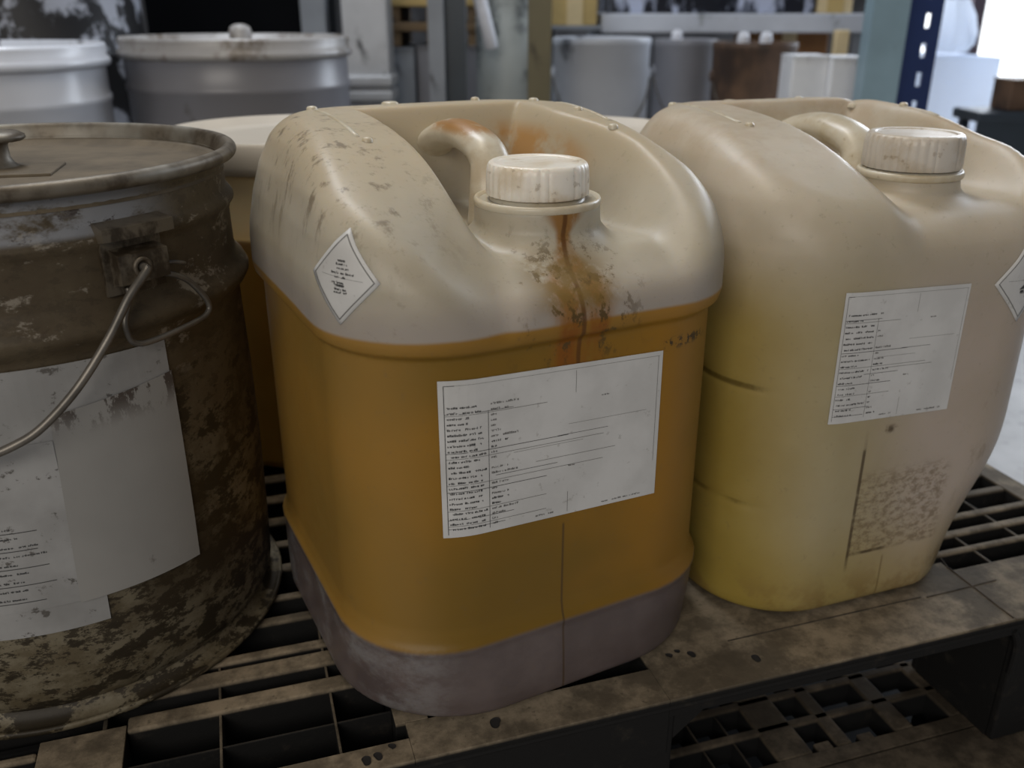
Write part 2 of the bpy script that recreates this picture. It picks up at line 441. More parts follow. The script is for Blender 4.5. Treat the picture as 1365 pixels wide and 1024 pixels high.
def np_mesh(name, V, Q):
    me = bpy.data.meshes.new(name); me.vertices.add(len(V)); me.vertices.foreach_set('co', V.astype(np.float32).ravel())
    me.loops.add(len(Q) * 4); me.loops.foreach_set('vertex_index', Q.astype(np.int32).ravel())
    me.polygons.add(len(Q)); me.polygons.foreach_set('loop_start', np.arange(0, len(Q) * 4, 4, dtype=np.int32))
    me.polygons.foreach_set('use_smooth', np.ones(len(Q), bool))
    me.update(calc_edges=True); return me
def on_surface(f, p, n):
    """march from p along -n to the surface f = 0"""
    p = np.array(p, float); n = np.array(n, float); t = 0.0
    for _ in range(80):
        v = float(f(*(p - n * t))); t += v * .7
        if abs(v) < 1e-5: break
    return p - n * t
def grad(f, p, e=4e-4):
    g = np.array([f(*(p + np.eye(3)[i] * e)) - f(*(p - np.eye(3)[i] * e)) for i in range(3)]).ravel()
    return g / np.linalg.norm(g)
def label_fn(f, org, ux, vy, nrm, base):
    """u,v in 0..1 across a flat sheet pressed on the can"""
    org, ux, vy, nrm = (np.array(a, float) for a in (org, ux, vy, nrm)); cache = {}
    def fn(u, v, h):
        k = (round(u, 4), round(v, 4))
        if k not in cache:
            q = on_surface(f, org + ux * u + vy * v + nrm * .06, nrm); cache[k] = (q, grad(f, q))
        q, g = cache[k]
        return Vector(q + g * (base + h))
    return fn
def screw_cap(parent, r, z0, h, cx, cy, mat, ribs, name='cap'):
    prof = [(r * .985, z0), (r, z0 + .001), (r, z0 + h * .30), (r * .992, z0 + h * .72), (r * .975, z0 + h * .86), (r * .945, z0 + h * .95), (r * .90, z0 + h * .995),
            (r * .86, z0 + h), (r * .80, z0 + h * .985), (r * .78, z0 + h * .955), (r * .70, z0 + h * .95), (r * .4, z0 + h * .95), (r * .05, z0 + h * .955)]
    def mod(rr, z, t):
        if rr < r * .97: return rr
        ph = (t * ribs / (2 * math.pi)) % 1
        return rr * (1 - (.017 if ph < .2 else 0))
    bm = BM(); lathe(bm, prof, ribs * 5, mod, Matrix.Translation((cx, cy, 0)), cap1=True)
    return obj(name, bm, mat, parent, auto=35)

def jerrican(kind, loc, rz, label, h, mat, cap_r, cap_h, cap_mat, cap_xy, dz):
    root = thing('jerrican', label, 'jerrican', loc, rz)
    f = make_sdf(kind)
    V, Q = surface_nets(f, (-.16, -.166, -.010), (.16, .166, .405), h)
    link('body', np_mesh('body', V, Q), mat, root)
    # handle: bridge along the recess from the back ridge to behind the neck
    bm = BM()
    hr = .0150 if kind == 'amber' else .0178
    hx = .004 if kind == 'amber' else .024
    path = smooth_path([(0, .106, .346 + dz), (0, .088, .3585 + dz), (0, .064, .3690 + dz), (0, .03, .3735 + dz), (0, -.002, .369 + dz), (0, -.017, .360 + dz), (0, -.024, .343 + dz), (0, -.027, .318 + dz)], 6)
    path = [p + Vector((hx, 0, 0)) for p in path]
    tube(bm, path, [hr + .006 * max(0, 1 - i / 12) ** 2 + (0 if i < 30 else .0006 * (i - 30)) for i in range(len(path))], 16, .72, (0, 0, 1))
    obj('handle', bm, M_handle_stained if kind == 'amber' else M_handle, root, smooth=True)
    # neck ring
    cx, cy = cap_xy; zr = .338 + dz + (0 if kind == 'amber' else .010); rr = .0425 if kind == 'amber' else .0392
    bm = BM()
    lathe(bm, [(rr - .003, zr - .0005), (rr - .0006, zr + .0004), (rr + .0004, zr + .0018), (rr + .0004, zr + .0042), (rr - .0004, zr + .0058), (rr - .0022, zr + .006), (rr - .0035, zr + .003), (rr - .010, zr + .002), (rr - .012, zr + .012)], 72, None, Matrix.Translation((cx, cy, 0)))
    obj('neck_ring', bm, M_handle, root, smooth=True)
    screw_cap(root, cap_r, zr + .0075, cap_h, cx, cy, cap_mat, 34)
    # stacking lugs on the ridge and a raised moulding bead along each shoulder
    spots = [(-.084, -.012), (-.088, .104), (-.02, .118), (.055, .116), (.094, .085), (.104, .03), (.106, -.018)]
    for q, (sx, sy) in zip((.8, .9, 1.5, .8, .9, .8, .8), spots):
        p = on_surface(f, (sx, sy, .43), (0, 0, 1)); bm = BM()
        lathe(bm, [(.0048 * q, -.0015), (.0046 * q, .0010), (.0036 * q, .0021), (.0015 * q, .0025)], 16, None, Matrix.Translation(p), cap1=True)
        obj('stacking_lug', bm, M_handle, root, smooth=True)
    for sx in (-1, 1):
        pts = []
        for k in range(12):
            yy = .095 - k * .009
            p = on_surface(f, (-.088 if sx < 0 else .112, yy, .43), (0, 0, 1)); pts.append(p - np.array((0, 0, .0008)))
        bm = BM(); tube(bm, pts, .0021, 8, .8); obj('shoulder_bead', bm, M_handle, root, smooth=True)
    return root, f

def text_sheet(parent, fn, name, mat, rects_dark, rects_soft, nu=20, nv=14):
    bm = BM(); sheet(bm, fn, nu, nv, .0004); lab = obj(name, bm, mat, parent, smooth=False)
    bm = BM(); marks(bm, fn, rects_dark, .00055); obj('printing', bm, M_ink, lab)['kind'] = 'stuff'
    if rects_soft:
        bm = BM(); marks(bm, fn, rects_soft, .00055); obj('faint_printing', bm, M_inksoft, lab)['kind'] = 'stuff'
    return lab

J1, f1 = jerrican('amber', (-.027, .663, .0008), R(27.2), 'jerrican of amber liquid in the middle with brown drip stain below its cap', .0026, M_amber, .0345, .0215, M_cap, (.0135, -.070), .0)
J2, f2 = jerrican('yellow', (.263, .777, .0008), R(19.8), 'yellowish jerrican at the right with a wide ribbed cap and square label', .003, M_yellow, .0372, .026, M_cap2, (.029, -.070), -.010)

def flip(fn): return lambda u, v, h: fn(u, v, h)
# main printed label: u to the right, v downwards
def big_label(parent, f, x0, z0, x1, z1, wd, ht, seed, cw, narrow):
    rnd = random.Random(seed)
    # v runs downward in layout, sheet is built with v upward so faces look outward
    ux = np.array((x1 - x0, 0, z1 - z0)); vy = np.array((-.0005, 0, ht))
    org = np.array((x0, -.15, z0)) - vy
    fn = label_fn(f, org, ux, vy, (0, -1, 0), .0003)
    D, S = [], []
    col = .19 if not narrow else .27
    lines = 24 if not narrow else 19
    top, bot = (.16, .975)
    for i in range(lines):
        v = 1 - (top + (bot - top) * (i + .3) / lines)
        chh = .014 if not narrow else .014
        D += scribble(.028 + rnd.choice((0, 0, .01)), v, (col - .05) * rnd.choice((.55, .8, .95, 1)), cw, chh, rnd)
        if rnd.random() < .8: (D if rnd.random() < .5 else S).extend(scribble(col + .012, v + .002, rnd.choice((.02, .04, .07, .12)), cw, chh, rnd))
        if i in (1, 9, 14, 19, 22): S.append((.02, v - .010, rnd.choice((.45, .6, .72)), v - .007))
    D += [(.019, .02, .0215, .97), (col, .03, col + .0022, .80), (.02, .968, .06, .971)]
    D += [(.02, .795, .30, .798), (.02, .55, .55, .5535), (.5, .5535, .74, .556), (.22, .375, .50, .378), (.02, .30, .45, .3035), (.02, .115, .30, .118), (.02, .055, .26, .058)]
    S += [(.02, .970, .985, .972), (.978, .25, .980, .97), (.55, .62, .93, .622), (.30, .50, .62, .502), (.40, .41, .78, .413), (.58, .82, .582, .96), (.55, .02, .552, .16)]
    S += scribble(.72, .025, .2, cw, .012, rnd) + scribble(.40, .03, .10, cw, .012, rnd) + scribble(.70, .77, .04, cw, .01, rnd) + scribble(.55, .335, .04, cw, .01, rnd)
    return text_sheet(parent, fn, 'label', M_paper, D, S, 28, 12)
L1 = big_label(J1, f1, -.0935, .2560, .0665, .2500, .158, .108, 3, .0085, False)
L2 = big_label(J2, f2, -.083, .275, .0285, .2715, .112, .102, 5, .0115, True)
def diamond(parent, f, s0, z0, side, seed, icon=False):
    """square sticker standing on its corner, wrapped round the front of the can (s runs along the perimeter, 0 = middle of the front)"""
    cache = {}; k = math.sqrt(.5)
    def fn(u, v, h):
        key = (round(u, 4), round(v, 4))
        if key not in cache:
            a, b = (u - .5) * side, (v - .5) * side
            s_, t_ = s0 + (a - b) * k, z0 + (a + b) * k
            fx = A_ - R_; e = max(abs(s_) - fx, 0) / .0815; sg = 1 if s_ > 0 else -1
            n = np.array((sg * math.sin(e), -math.cos(e), 0.)); c0 = np.array((max(-fx, min(fx, s_)), -(B_ - R_), t_))
            q = on_surface(f, c0 + n * .10, n); cache[key] = (q, grad(f, q))
        q, g = cache[key]
        return Vector(q + g * (.0003 + h))
    bm = BM(); sheet(bm, fn, 10, 10, .0004); lab = obj('diamond_label', bm, M_paper, parent, smooth=True)
    e = .055; t = .018
    D = [(e, e, 1 - e, e + t), (e, 1 - e - t, 1 - e, 1 - e), (e, e, e + t, 1 - e), (1 - e - t, e, 1 - e, 1 - e)]
    bm = BM(); marks(bm, fn, D, .00055); obj('printed_border', bm, M_inksoft, lab)['kind'] = 'stuff'
    # text runs along the horizontal diagonal: rotate rectangles by 45 degrees in sheet space
    rnd = random.Random(seed)
    def g(u, v, h):     # x to the right, y up, in units of the side
        x, y = (u - .5), (v - .5)
        return fn(.5 + (x + y) * k, .5 + (y - x) * k, h)
    T = []
    rows = [(.28, .44, .30), (.20, .54, .26), (.29, .60, .30), (.36, .68, .26)] if icon else [(.74, .44, .15), (.69, .42, .17), (.63, .44, .16), (.56, .36, .32), (.50, .42, .05), (.50, .52, .05), (.42, .38, .20), (.38, .44, .13), (.325, .42, .17), (.28, .42, .18)]
    for (v, u, wd) in rows:
        T += scribble(.5 + (u - .5) * 1.4, v, wd * 1.4, .027, .034, rnd)
    T += [(.08, .525, .93, .529, -.03)]
    if not icon: T += [(.38, .40, .58, .412)]
    if icon: T += [(.38 + .02 * k, .36 + .012 * k, .52 + .015 * k, .378 + .012 * k) for k in range(8)] + [(.46, .47, .56, .52), (.40, .30, .50, .345), (.53, .30, .60, .345)]
    bm = BM(); marks(bm, g, T, .00055); obj('printing', bm, M_ink, lab)['kind'] = 'stuff'
    return lab
diamond(J1, f1, -.1540, .3165, .0385, 11, False)
diamond(J2, f2, .0850, .268, .047, 12, True)

# ------------------------------------------------------------------ foreground drum
def drum_material():
    m = Mat('olive_drum_paint'); x, y, z = m.xyz()
    n1 = m.noise(7, 6, (1, 1, .8), .65); n2 = m.noise(30, 8, (1, 1, 1.6), .72); n3 = m.noise(120, 6, None, .7); n4 = m.noise(22, 8, (1, 1, 2.0), .72, (4, 1, 3))
    base = m.mix(m.sm(n1, .38, .62), (.070, .050, .027), (.125, .098, .058))
    low = m.mix(m.sm(n2, .38, .6), (.12, .095, .055), (.215, .185, .125))       # bare dusty lower wall
    base = m.mix(m.mul(m.sm(z, .26, .05), .85), base, low)
    chips = m.mul(m.sm(n4, .505, .55), m.sm(z, .36, .20), .95)
    base = m.mix(m.mul(chips, m.sm(z, .27, .23)), base, (.026, .019, .010))
    fine = m.mul(m.sm(m.noise(65, 8, (1, 1, 1.8), .76, (1, 9, 3)), .52, .565), m.op('ADD', .35, m.mul(m.sm(z, .27, .15), .65)), .9)
    base = m.mix(fine, base, (.03, .022, .012))
    brown_patch = m.mul(m.sm(n1, .48, .58), m.sm(x, .06, .13), m.sm(z, .27, .2), m.sm(z, .03, .10), .85)  # darker brown patches on the right side of the wall
    base = m.mix(brown_patch, base, (.034, .022, .008))
    lt = m.mul(m.sm(m.noise(24, 8, (1, 1, 1.8), .75, (8, 2, 5)), .56, .62), m.sm(z, .22, .27), .6)
    base = m.mix(lt, base, (.34, .30, .24))
    # worn grey band under the rim on the near side
    band = m.mul(m.sm(z, .334, .338), m.sm(z, .366, .360), m.sm(y, -.05, -.095), m.sm(n4, .38, .52))
    base = m.mix(m.mul(band, .75), base, (.30, .31, .33))
    spots = m.mul(m.sm(n2, .60, .63), band)
    base = m.mix(spots, base, (.04, .025, .018))
    base = m.mix(m.mul(m.sm(n3, .62, .68), .5), base, (.05, .03, .015))
    m.bump(m.op('ADD', n2, m.mul(n3, .5)), .25, .0012)
    return m.out(base, m.op('ADD', .42, m.mul(n1, .25)), .1, .4)
M_drum = drum_material()
m = Mat('dusty_lid'); n = m.noise(14, 7, None, .65); f = m.noise(90, 6, None, .7)
c = m.mix(m.sm(n, .35, .65), (.088, .068, .042), (.150, .117, .074)); c = m.mix(m.mul(m.sm(f, .60, .68), .5), c, (.06, .04, .025))
m.bump(f, .3, .001); M_lid = m.out(c, .75)
m = Mat('grimy_steel'); n = m.noise(40, 6, None, .65); n2 = m.noise(12, 4)
c = m.mix(m.sm(n, .4, .62), (.17, .145, .11), (.08, .062, .042)); c = m.mix(m.sm(n2, .5, .66), c, (.25, .235, .20))
M_ring = m.out(c, .5, .4)
M_ear = worn('worn_ear_steel', (.115, .095, .068), (.035, .025, .015), 40, .54, .38, .06, .25)
M_wire = plain('wire_steel', (.15, .135, .115), .42, .6, .3, 40)
DX, DY = -.363, .634
drum = thing('steel_drum', 'olive steel drum at the far left with bail handle and torn paper labels', 'drum', (DX, DY, .0006))
prof = [(.148, .010), (.1505, .013), (.1545, .019), (.1568, .026), (.1578, .06), (.1590, .14), (.1585, .20), (.1572, .248), (.1570, .262), (.1580, .268), (.1630, .273), (.1655, .2775), (.1655, .2805), (.1628, .286), (.1580, .290), (.1565, .297), (.1562, .322), (.1575, .327), (.1604, .331), (.1604, .333), (.1578, .337), (.1555, .340), (.1555, .358), (.1562, .362)]
bm = BM(); lathe(bm, prof, 128); obj('body', bm, M_drum, drum, smooth=True)
bm = BM(); lathe(bm, [(.1495, .013), (.1520, .0070), (.1575, .0045), (.1612, .0050), (.1630, .0060), (.1642, .0050), (.1644, .0030), (.1636, .0012), (.1615, .0), (.150, .0)], 128); obj('foot_ring', bm, M_drum, drum, smooth=True)
bm = BM(); lathe(bm, [(.154, .3600)] + [(.1612 + .0050 * math.cos(t), .3655 + .0050 * math.sin(t)) for t in np.linspace(-2.4, 2.9, 16)] + [(.1555, .3645), (.1538, .3585)], 128); obj('closing_ring', bm, M_ring, drum, smooth=True)
bm = BM(); lathe(bm, [(.156, .352), (.1545, .3588), (.150, .3575), (.146, .3545), (.140, .3540), (.105, .3548), (.100, .3556), (.001, .3560)], 96); obj('lid', bm, M_lid, drum, smooth=True)
# stamped plate and mushroom knob on the lid
kx, ky = -.003, -.004
bm = BM(); box(bm, kx - .05, kx + .05, ky - .03, ky + .022, .3550, .3578, .0008, Matrix.Translation((kx, ky, 0)) @ Matrix.Rotation(R(14), 4, 'Z') @ Matrix.Translation((-kx, -ky, 0))); obj('lid_plate', bm, M_lid, drum)
bm = BM(); lathe(bm, [(.014, .3570), (.0105, .3600), (.0085, .3640), (.0082, .3720), (.0095, .3745), (.0185, .3752), (.0205, .3768), (.0200, .3790), (.016, .3812), (.006, .3820), (.0005, .3821)], 40, None, Matrix.Translation((kx + .006, ky + .012, 0))); obj('lid_knob', bm, M_ring, drum, smooth=True)
def cyl(th, z, r): return Vector((r * math.cos(R(th)), r * math.sin(R(th)), z))
def curved(th0, th1, z0, z1, r0, r1, n=8, bmx=None, cut=0):
    """curved plate on the drum wall between radii r0 and r1"""
    bm = bmx or BM(); g = []
    for i in range(n + 1):
        th = th0 + (th1 - th0) * i / n
        g.append([bm.verts.new(cyl(th, z, r)) for z, r in ((z0, r0), (z0 + cut, r1), (z1 - cut, r1), (z1, r0))])
    for a, b in zip(g, g[1:]):
        for k in range(4):
            l = (k + 1) % 4; bm.faces.new((a[k], b[k], b[l], a[l]))
    bm.faces.new(g[0]); bm.faces.new(list(reversed(g[-1])))
    return bm
bm = curved(-43, -26.5, .3300, .3425, .155, .1690, 10, None, .0025); ear_lip = obj('ear_hood', bm, M_ear, drum, auto=30)
bm = curved(-42.5, -28, .2965, .3335, .155, .1600, 10, None, .001); obj('ear_plate', bm, M_ear, drum, auto=30)
bm = curved(-41.0, -29.8, .3030, .3265, .158, .1715, 8, None, .0028); ear = obj('handle_ear', bm, M_ear, drum, auto=30)
# grommet and bail
gc = cyl(-36.2, .3150, .1715); gn = Vector((math.cos(R(-36.2)), math.sin(R(-36.2)), 0)); gm = Matrix.Translation(gc) @ gn.to_track_quat('Z', 'Y').to_matrix().to_4x4()
bm = BM(); lathe(bm, [(.0062, -.0005), (.0062, .0012), (.0048, .0018), (.0036, .0008), (.003, -.001)], 24, None, gm, cap1=True); obj('grommet', bm, M_ring, ear, smooth=True)
def bail_pt(th, z, r): return cyl(th, z, r)
bp = [bail_pt(-36.2, .3150, .166), bail_pt(-36.4, .3145, .1765), bail_pt(-38.0, .3105, .1785), bail_pt(-41.5, .3000, .1790), bail_pt(-46.5, .2785, .1790), bail_pt(-53.5, .2530, .1790), bail_pt(-60.5, .2335, .1788), bail_pt(-65.5, .2250, .1785), bail_pt(-72, .2190, .178), bail_pt(-84, .2130, .178), bail_pt(-110, .207, .179), bail_pt(-140, .215, .182), bail_pt(-170, .245, .182), bail_pt(-200, .285, .180), bail_pt(-212, .312, .177), bail_pt(-214, .316, .166)]
bm = BM(); tube(bm, smooth_path(bp, 6), .0027, 12); obj('bail_handle', bm, M_wire, drum, smooth=True)
lp = [cyl(-29.6, .3050, .1615), cyl(-27.0, .3025, .1645), cyl(-23.5, .2955, .1665), cyl(-20.4, .2830, .1690), cyl(-19.4, .2750, .1695), cyl(-21.0, .2705, .1695), cyl(-24.5, .2690, .1692), cyl(-31, .2675, .1690), cyl(-37.5, .2665, .1690), cyl(-40.3, .2690, .1690), cyl(-41.2, .2745, .1688), cyl(-41.2, .2830, .1680), cyl(-39.8, .2905, .1655), cyl(-38.4, .2970, .1630), cyl(-38.2, .3010, .1610)]
bm = BM(); tube(bm, smooth_path(lp, 6), .0020, 10); obj('wire_clip', bm, M_wire, drum, smooth=True)
bm = BM(); tube(bm, smooth_path([cyl(-28.6, .3105, .160), cyl(-26.8, .3108, .1635), cyl(-24.8, .3092, .1655), cyl(-23.8, .3080, .1655)], 4), .0013, 8); obj('loose_wire', bm, M_wire, drum, smooth=True)
# paper sheets pasted on the wall
wall_r = lambda z: float(np.interp(z, [p[1] for p in prof], [p[0] for p in prof]))
def drum_fn(quad, lay):
    (a, b, c, d) = quad   # lower left, lower right, upper right, upper left in (theta, z)
    def fn(u, v, h):
        th = (1 - v) * ((1 - u) * a[0] + u * b[0]) + v * ((1 - u) * d[0] + u * c[0])
        z = (1 - v) * ((1 - u) * a[1] + u * b[1]) + v * ((1 - u) * d[1] + u * c[1])
        return cyl(th, z, wall_r(min(z, .262)) + .0004 + .0005 * lay + h)
    return fn
def drum_sheet(quad, lay, mat, name='paper_label'):
    bm = BM(); fn = drum_fn(quad, lay); sheet(bm, fn, 26, 8, .0004); return obj(name, bm, mat, drum), fn
drum_sheet(((-104, .080), (-55.2, .0775), (-55.0, .1040), (-104, .107)), 0, M_dirtypaper)
drum_sheet(((-98, .150), (-30.75, .148), (-30.7, .2610), (-98, .2640)), 1, M_dirtypaper)
p3, fn3 = drum_sheet(((-100, .100), (-59.5, .0985), (-59.5, .2150), (-100, .2180)), 2, M_dirtypaper)
drum_sheet(((-60.8, .0975), (-30.7, .0968), (-30.4, .2390), (-59.0, .2310)), 3, M_cleanpaper)
rnd = random.Random(4); T = []
for i in range(9):
    v = .52 - i * .055
    T += scribble(.55 + rnd.random() * .05, v, rnd.choice((.15, .25, .30)), .010, .012, rnd)
    if i % 2 == 0: T.append((.5, v - .02, .95 - .2 * rnd.random(), v - .015))
bm = BM(); marks(bm, fn3, T, .0006); obj('printing', bm, M_ink, p3)['kind'] = 'stuff'

# ------------------------------------------------------------------ pallets
def pallet_material(name, dust, dark):
    m = Mat(name); x, y, z = m.xyz()
    n1 = m.noise(10, 7, None, .65); n2 = m.noise(45, 7, None, .7); n3 = m.noise(150, 5, None, .7)
    top = m.sm(z, -.0035, -.0005)                        # dirt lies on the deck face
    d = m.mix(m.sm(n2, .36, .64), tuple(c * .55 for c in dust), tuple(c * 1.12 for c in dust))
    d = m.mix(m.mul(m.sm(n1, .47, .60), .8), d, tuple(c * .30 for c in dust))
    d = m.mix(m.mul(m.sm(n3, .60, .68), .6), d, tuple(c * .3 for c in dust))
    g = m.mix(m.sm(n2, .55, .8), dark, tuple(c * .8 + q * .12 for c, q in zip(dark, dust)))
    m.bump(m.op('ADD', n2, n3), .35, .0012)
    return m.out(m.mix(top, g, d), .8, 0, .2)
M_pal = pallet_material('dusty_black_pallet', (.240, .192, .132), (.011, .0105, .010))
M_pal2 = pallet_material('dusty_grey_pallet', (.125, .098, .068), (.010, .010, .010))
PR = R(17.4)
def pallet(label, z, x0, x1, y0, y1, panels, xs_ribs, slats, thin, blocks, mat, groove=None):
    root = thing('plastic_pallet', label, 'pallet', (0, 0, z), PR)
    def part(name, a, b, c, d, e, f, bev=.0015):
        bm = BM(); box(bm, a, b, c, d, e, f, bev); return obj(name, bm, mat, root)
    for (a, b, c, d, dep, nm) in panels: part(nm, a, b, c, d, -dep, 0, .0004)
    for (a, b, c, d, dep) in slats: part('slat', a, b, c, d, -dep, 0, .0022)
    for (a, b, c, d, top, dep) in thin: part('rib', a, b, c, d, -dep, top, .0006)
    for (a, b, c, d, h0) in blocks:      # hollow moulded feet, open at the top
        bm = BM(); e = .008
        box(bm, a, b, c, c + e, -h0, -.012, .002); box(bm, a, b, d - e, d, -h0, -.012, .002)
        box(bm, a, a + e, c + e, d - e, -h0, -.012); box(bm, b - e, b, c + e, d - e, -h0, -.012); box(bm, a + e, b - e, c + e, d - e, -h0, -h0 + .006)
        obj('block', bm, mat, root)
    return root
panels = [(-.46, .075, .454, .4745, .05, 'front_border'), (.0752, .262, .454, .489, .05, 'front_border'), (.2622, .574, .454, .540, .016, 'front_border'), (.5742, .76, .454, .527, .016, 'front_border'),
          (-.165, -.1102, .4748, .545, .03, 'deck_plate'), (.092, .262, .518, .600, .03, 'deck_plate'), (.2622, .5565, .5402, .640, .03, 'deck_plate'),
          (-.46, -.43, .4748, 1.36, .03, 'side_border'), (.735, .76, .5272, 1.36, .03, 'side_border'), (-.46, .76, 1.3602, 1.39, .03, 'back_border'),
          (.0685, .0915, .4895, .60, .03, 'deck_plate')]
slats = []; thin = []
# left grid
for (a, b) in ((.538, .5535), (.568, .585), (.5905, .6000), (.630, .640), (.662, .670), (.705, .716), (.745, .756), (.785, .80), (.83, .845), (.875, .89), (.92, .94), (.97, .99), (1.03, 1.05), (1.09, 1.11), (1.15, 1.17), (1.21, 1.23), (1.27, 1.29), (1.325, 1.345)):
    if a < .55: slats.append((-.110, .068, a, b, .046))
    elif a < .605: slats.append((-.43, .0915, a, b, .046))
    else: slats.append((-.43, .735, a, b, .046))
thin.append((-.110, .0685, .5060, .5078, -.003, .046))
for x in (-.048, .029): thin.append((x - .001, x + .001, .4745, .630, -.002, .046))
for x in (-.30, -.22, -.125, .11, .19, .27, .35, .43, .51, .565, .62, .678): thin.append((x - .0015, x + .0015, .60 if x < .26 and x > .1 else (.64 if .26 < x < .6 else .527 if x > .6 else .545), 1.36, -.002, .046))
for (a, b, c, d) in ((.574, .735, .549, .5565), (.574, .735, .573, .5825), (.574, .735, .598, .607)): slats.append((a, b, c, d, .026))
for (a, b) in ((.484, .490), (.504, .516), (.530, .537)): slats.append((-.43, -.1655, a, b, .046))
blocks = [(-.46, .268, .4560, .56, .135), (.585, .755, .457, .56, .135), (-.46, -.30, .90, 1.03, .135), (.06, .24, .90, 1.03, .135), (.60, .755, .90, 1.03, .135), (-.46, -.30, 1.23, 1.385, .135), (.06, .24, 1.23, 1.385, .135), (.60, .755, 1.23, 1.385, .135)]
top_pallet = pallet('dirty black plastic pallet carrying the front drum and jerricans', 0, -.46, .76, .454, 1.39, panels, None, slats, thin, blocks, M_pal)
# drilled pits in the deck border and the moulded lip along its front edge
for (px, py, r) in ((.135, .470, .0055), (.052, .464, .004), (.044, .4625, .0045), (.0625, .470, .003), (.283, .498, .003), (.291, .5005, .0025), (.30, .494, .004), (.345, .475, .0045), (-.128, .500, .006)):
    bm = BM(); lathe(bm, [(r, .0004), (r * .85, -.0002), (r * .5, -.0003)], 24, lambda rr, z, t: rr * (.8 + .16 * math.sin(2 * t + r * 999) + .06 * math.sin(3 * t)), Matrix.Translation((px, py, .0004)), cap1=True)
    o = obj('pit', bm, plain('pit_dark', (.015, .013, .012), .9) if 'pit_dark' not in bpy.data.materials else bpy.data.materials['pit_dark'], top_pallet)
bm = BM(); tube(bm, [(-.46, .4545, -.0075), (.76, .4545, -.0075)], .0022, 8); obj('edge_lip', bm, M_pal, top_pallet)
bm = BM(); tube(bm, smooth_path([(.575, .4548, -.012), (.58, .4548, -.020), (.585, .456, -.034), (.586, .457, -.06)], 4), .003, 8); obj('corner_gusset', bm, M_pal, top_pallet)
bm = BM()
for s in ((.268, .300),):
    vs = [bm.verts.new(p) for p in ((.268, .457, -.012), (.300, .457, -.012), (.268, .457, -.040), (.268, .50, -.012), (.300, .50, -.012), (.268, .50, -.040))]
    for q in ((0, 2, 1), (3, 4, 5), (0, 1, 4, 3), (1, 2, 5, 4), (2, 0, 3, 5)): bm.faces.new([vs[i] for i in q])
obj('corner_gusset', bm, M_pal, top_pallet)
M_seam = plain('seam_dirt', (.055, .042, .028), .9, 0, .6, 60)
# shallow seams and pieces pressed into the right deck
for (x0, y0, x1, y1) in ((.335, .5000, .520, .5020), (.525, .5005, .60, .503), (.573, .456, .5745, .53), (.5735, .53, .5785, .545)):
    bm = BM(); tube(bm, [(x0, y0, .0002), (x1, y1, .0002)], .0006, 6); obj('deck_seam', bm, M_seam, top_pallet)

lp_panels = [(-.52, .80, .395, .4765, .03, 'front_border'), (-.52, .80, .4785, .493, .03, 'front_border'), (.588, .80, .4932, .56, .03, 'deck_plate'), (-.52, .30, .4932, .56, .03, 'deck_plate'), (-.52, .80, 1.34, 1.39, .03, 'back_border')]
lslats = [(-.52, .80, a, a + .009, .026) for a in (.5255, .56, .595, .63, .665, .70, .735, .77)]
lslats += [(.395, .43, .4932, .80, .026), (.455, .470, .4932, .80, .026), (.515, .535, .4932, .80, .026), (.575, .588, .4932, .80, .026)]
lthin = [(x - .001, x + .001, .4932, .80, -.002, .03) for x in (.34, .37)] + [(.435, .45, .4932, .5020, 0, .03), (.478, .492, .4932, .5000, 0, .03)]
lblocks = [(-.5, -.3, .41, .56, .1365), (.10, .25, .41, .56, .1365), (.60, .79, .41, .56, .1365), (-.5, -.3, 1.23, 1.385, .1365), (.10, .25, 1.23, 1.385, .1365), (.60, .79, 1.23, 1.385, .1365)]
low_pallet = pallet('dusty plastic pallet underneath the loaded one, seen through its fork opening', -.1365, -.52, .80, .395, 1.39, lp_panels, None, lslats, lthin, lblocks, M_pal2)
bm = BM(); box(bm, -.51, .79, .40, 1.385, -.1400, -.1366); obj('light_stop_sheet', bm, M_pal2, low_pallet)  # sheet added so bright floor does not show through the cells
FLOOR = -.278

# ------------------------------------------------------------------ pails on the pallet behind
def trans_pail(name, label, loc, r, h, lidmat, bodymat, group=None):
    t = thing(name, label, 'pail', loc)
    bm = BM(); lathe(bm, [(r * .80, 0), (r * .86, .002), (r * .885, .012), (r * .93, h * .72), (r * .975, h * .725), (r * .98, h * .74), (r * .945, h * .75), (r * .955, h - .022)], 72, cap0=True); obj('body', bm, bodymat, t, smooth=True)
    bm = BM(); lathe(bm, [(r * .965, h - .030), (r * 1.0, h - .030), (r * 1.012, h - .022), (r * 1.0, h - .012), (r * 1.0, h - .004), (r * .985, h), (r * .955, h), (r * .94, h - .008), (r * .5, h - .0075), (r * .01, h - .007)], 96); obj('lid', bm, lidmat, t, smooth=True)
    return t
m = Mat('pail_amber'); x, y, z = m.xyz(); n = m.noise(9, 4)
c = m.mix(m.sm(n, .35, .65), (.66, .36, .045), (.80, .46, .075)); c = m.mix(m.sm(z, .225, .275), c, (.80, .64, .38))
m.sss(.3, (1, .6, .3), .012); M_pail = m.out(c, .4)
M_pail_lid = worn('pail_lid_white', (.62, .56, .47), (.16, .13, .10), 12, .66, .5, .03, 0, (1, 1, 3))
trans_pail('plastic_pail', 'amber pail with white lid, between the olive drum and the middle jerrican', (-.232, .975, 0), .130, .346, M_pail_lid, M_pail)
trans_pail('plastic_pail', 'pail with pale lid, mostly hidden behind the two jerricans', (.062, 1.045, 0), .145, .336, M_pail_lid, M_pail)

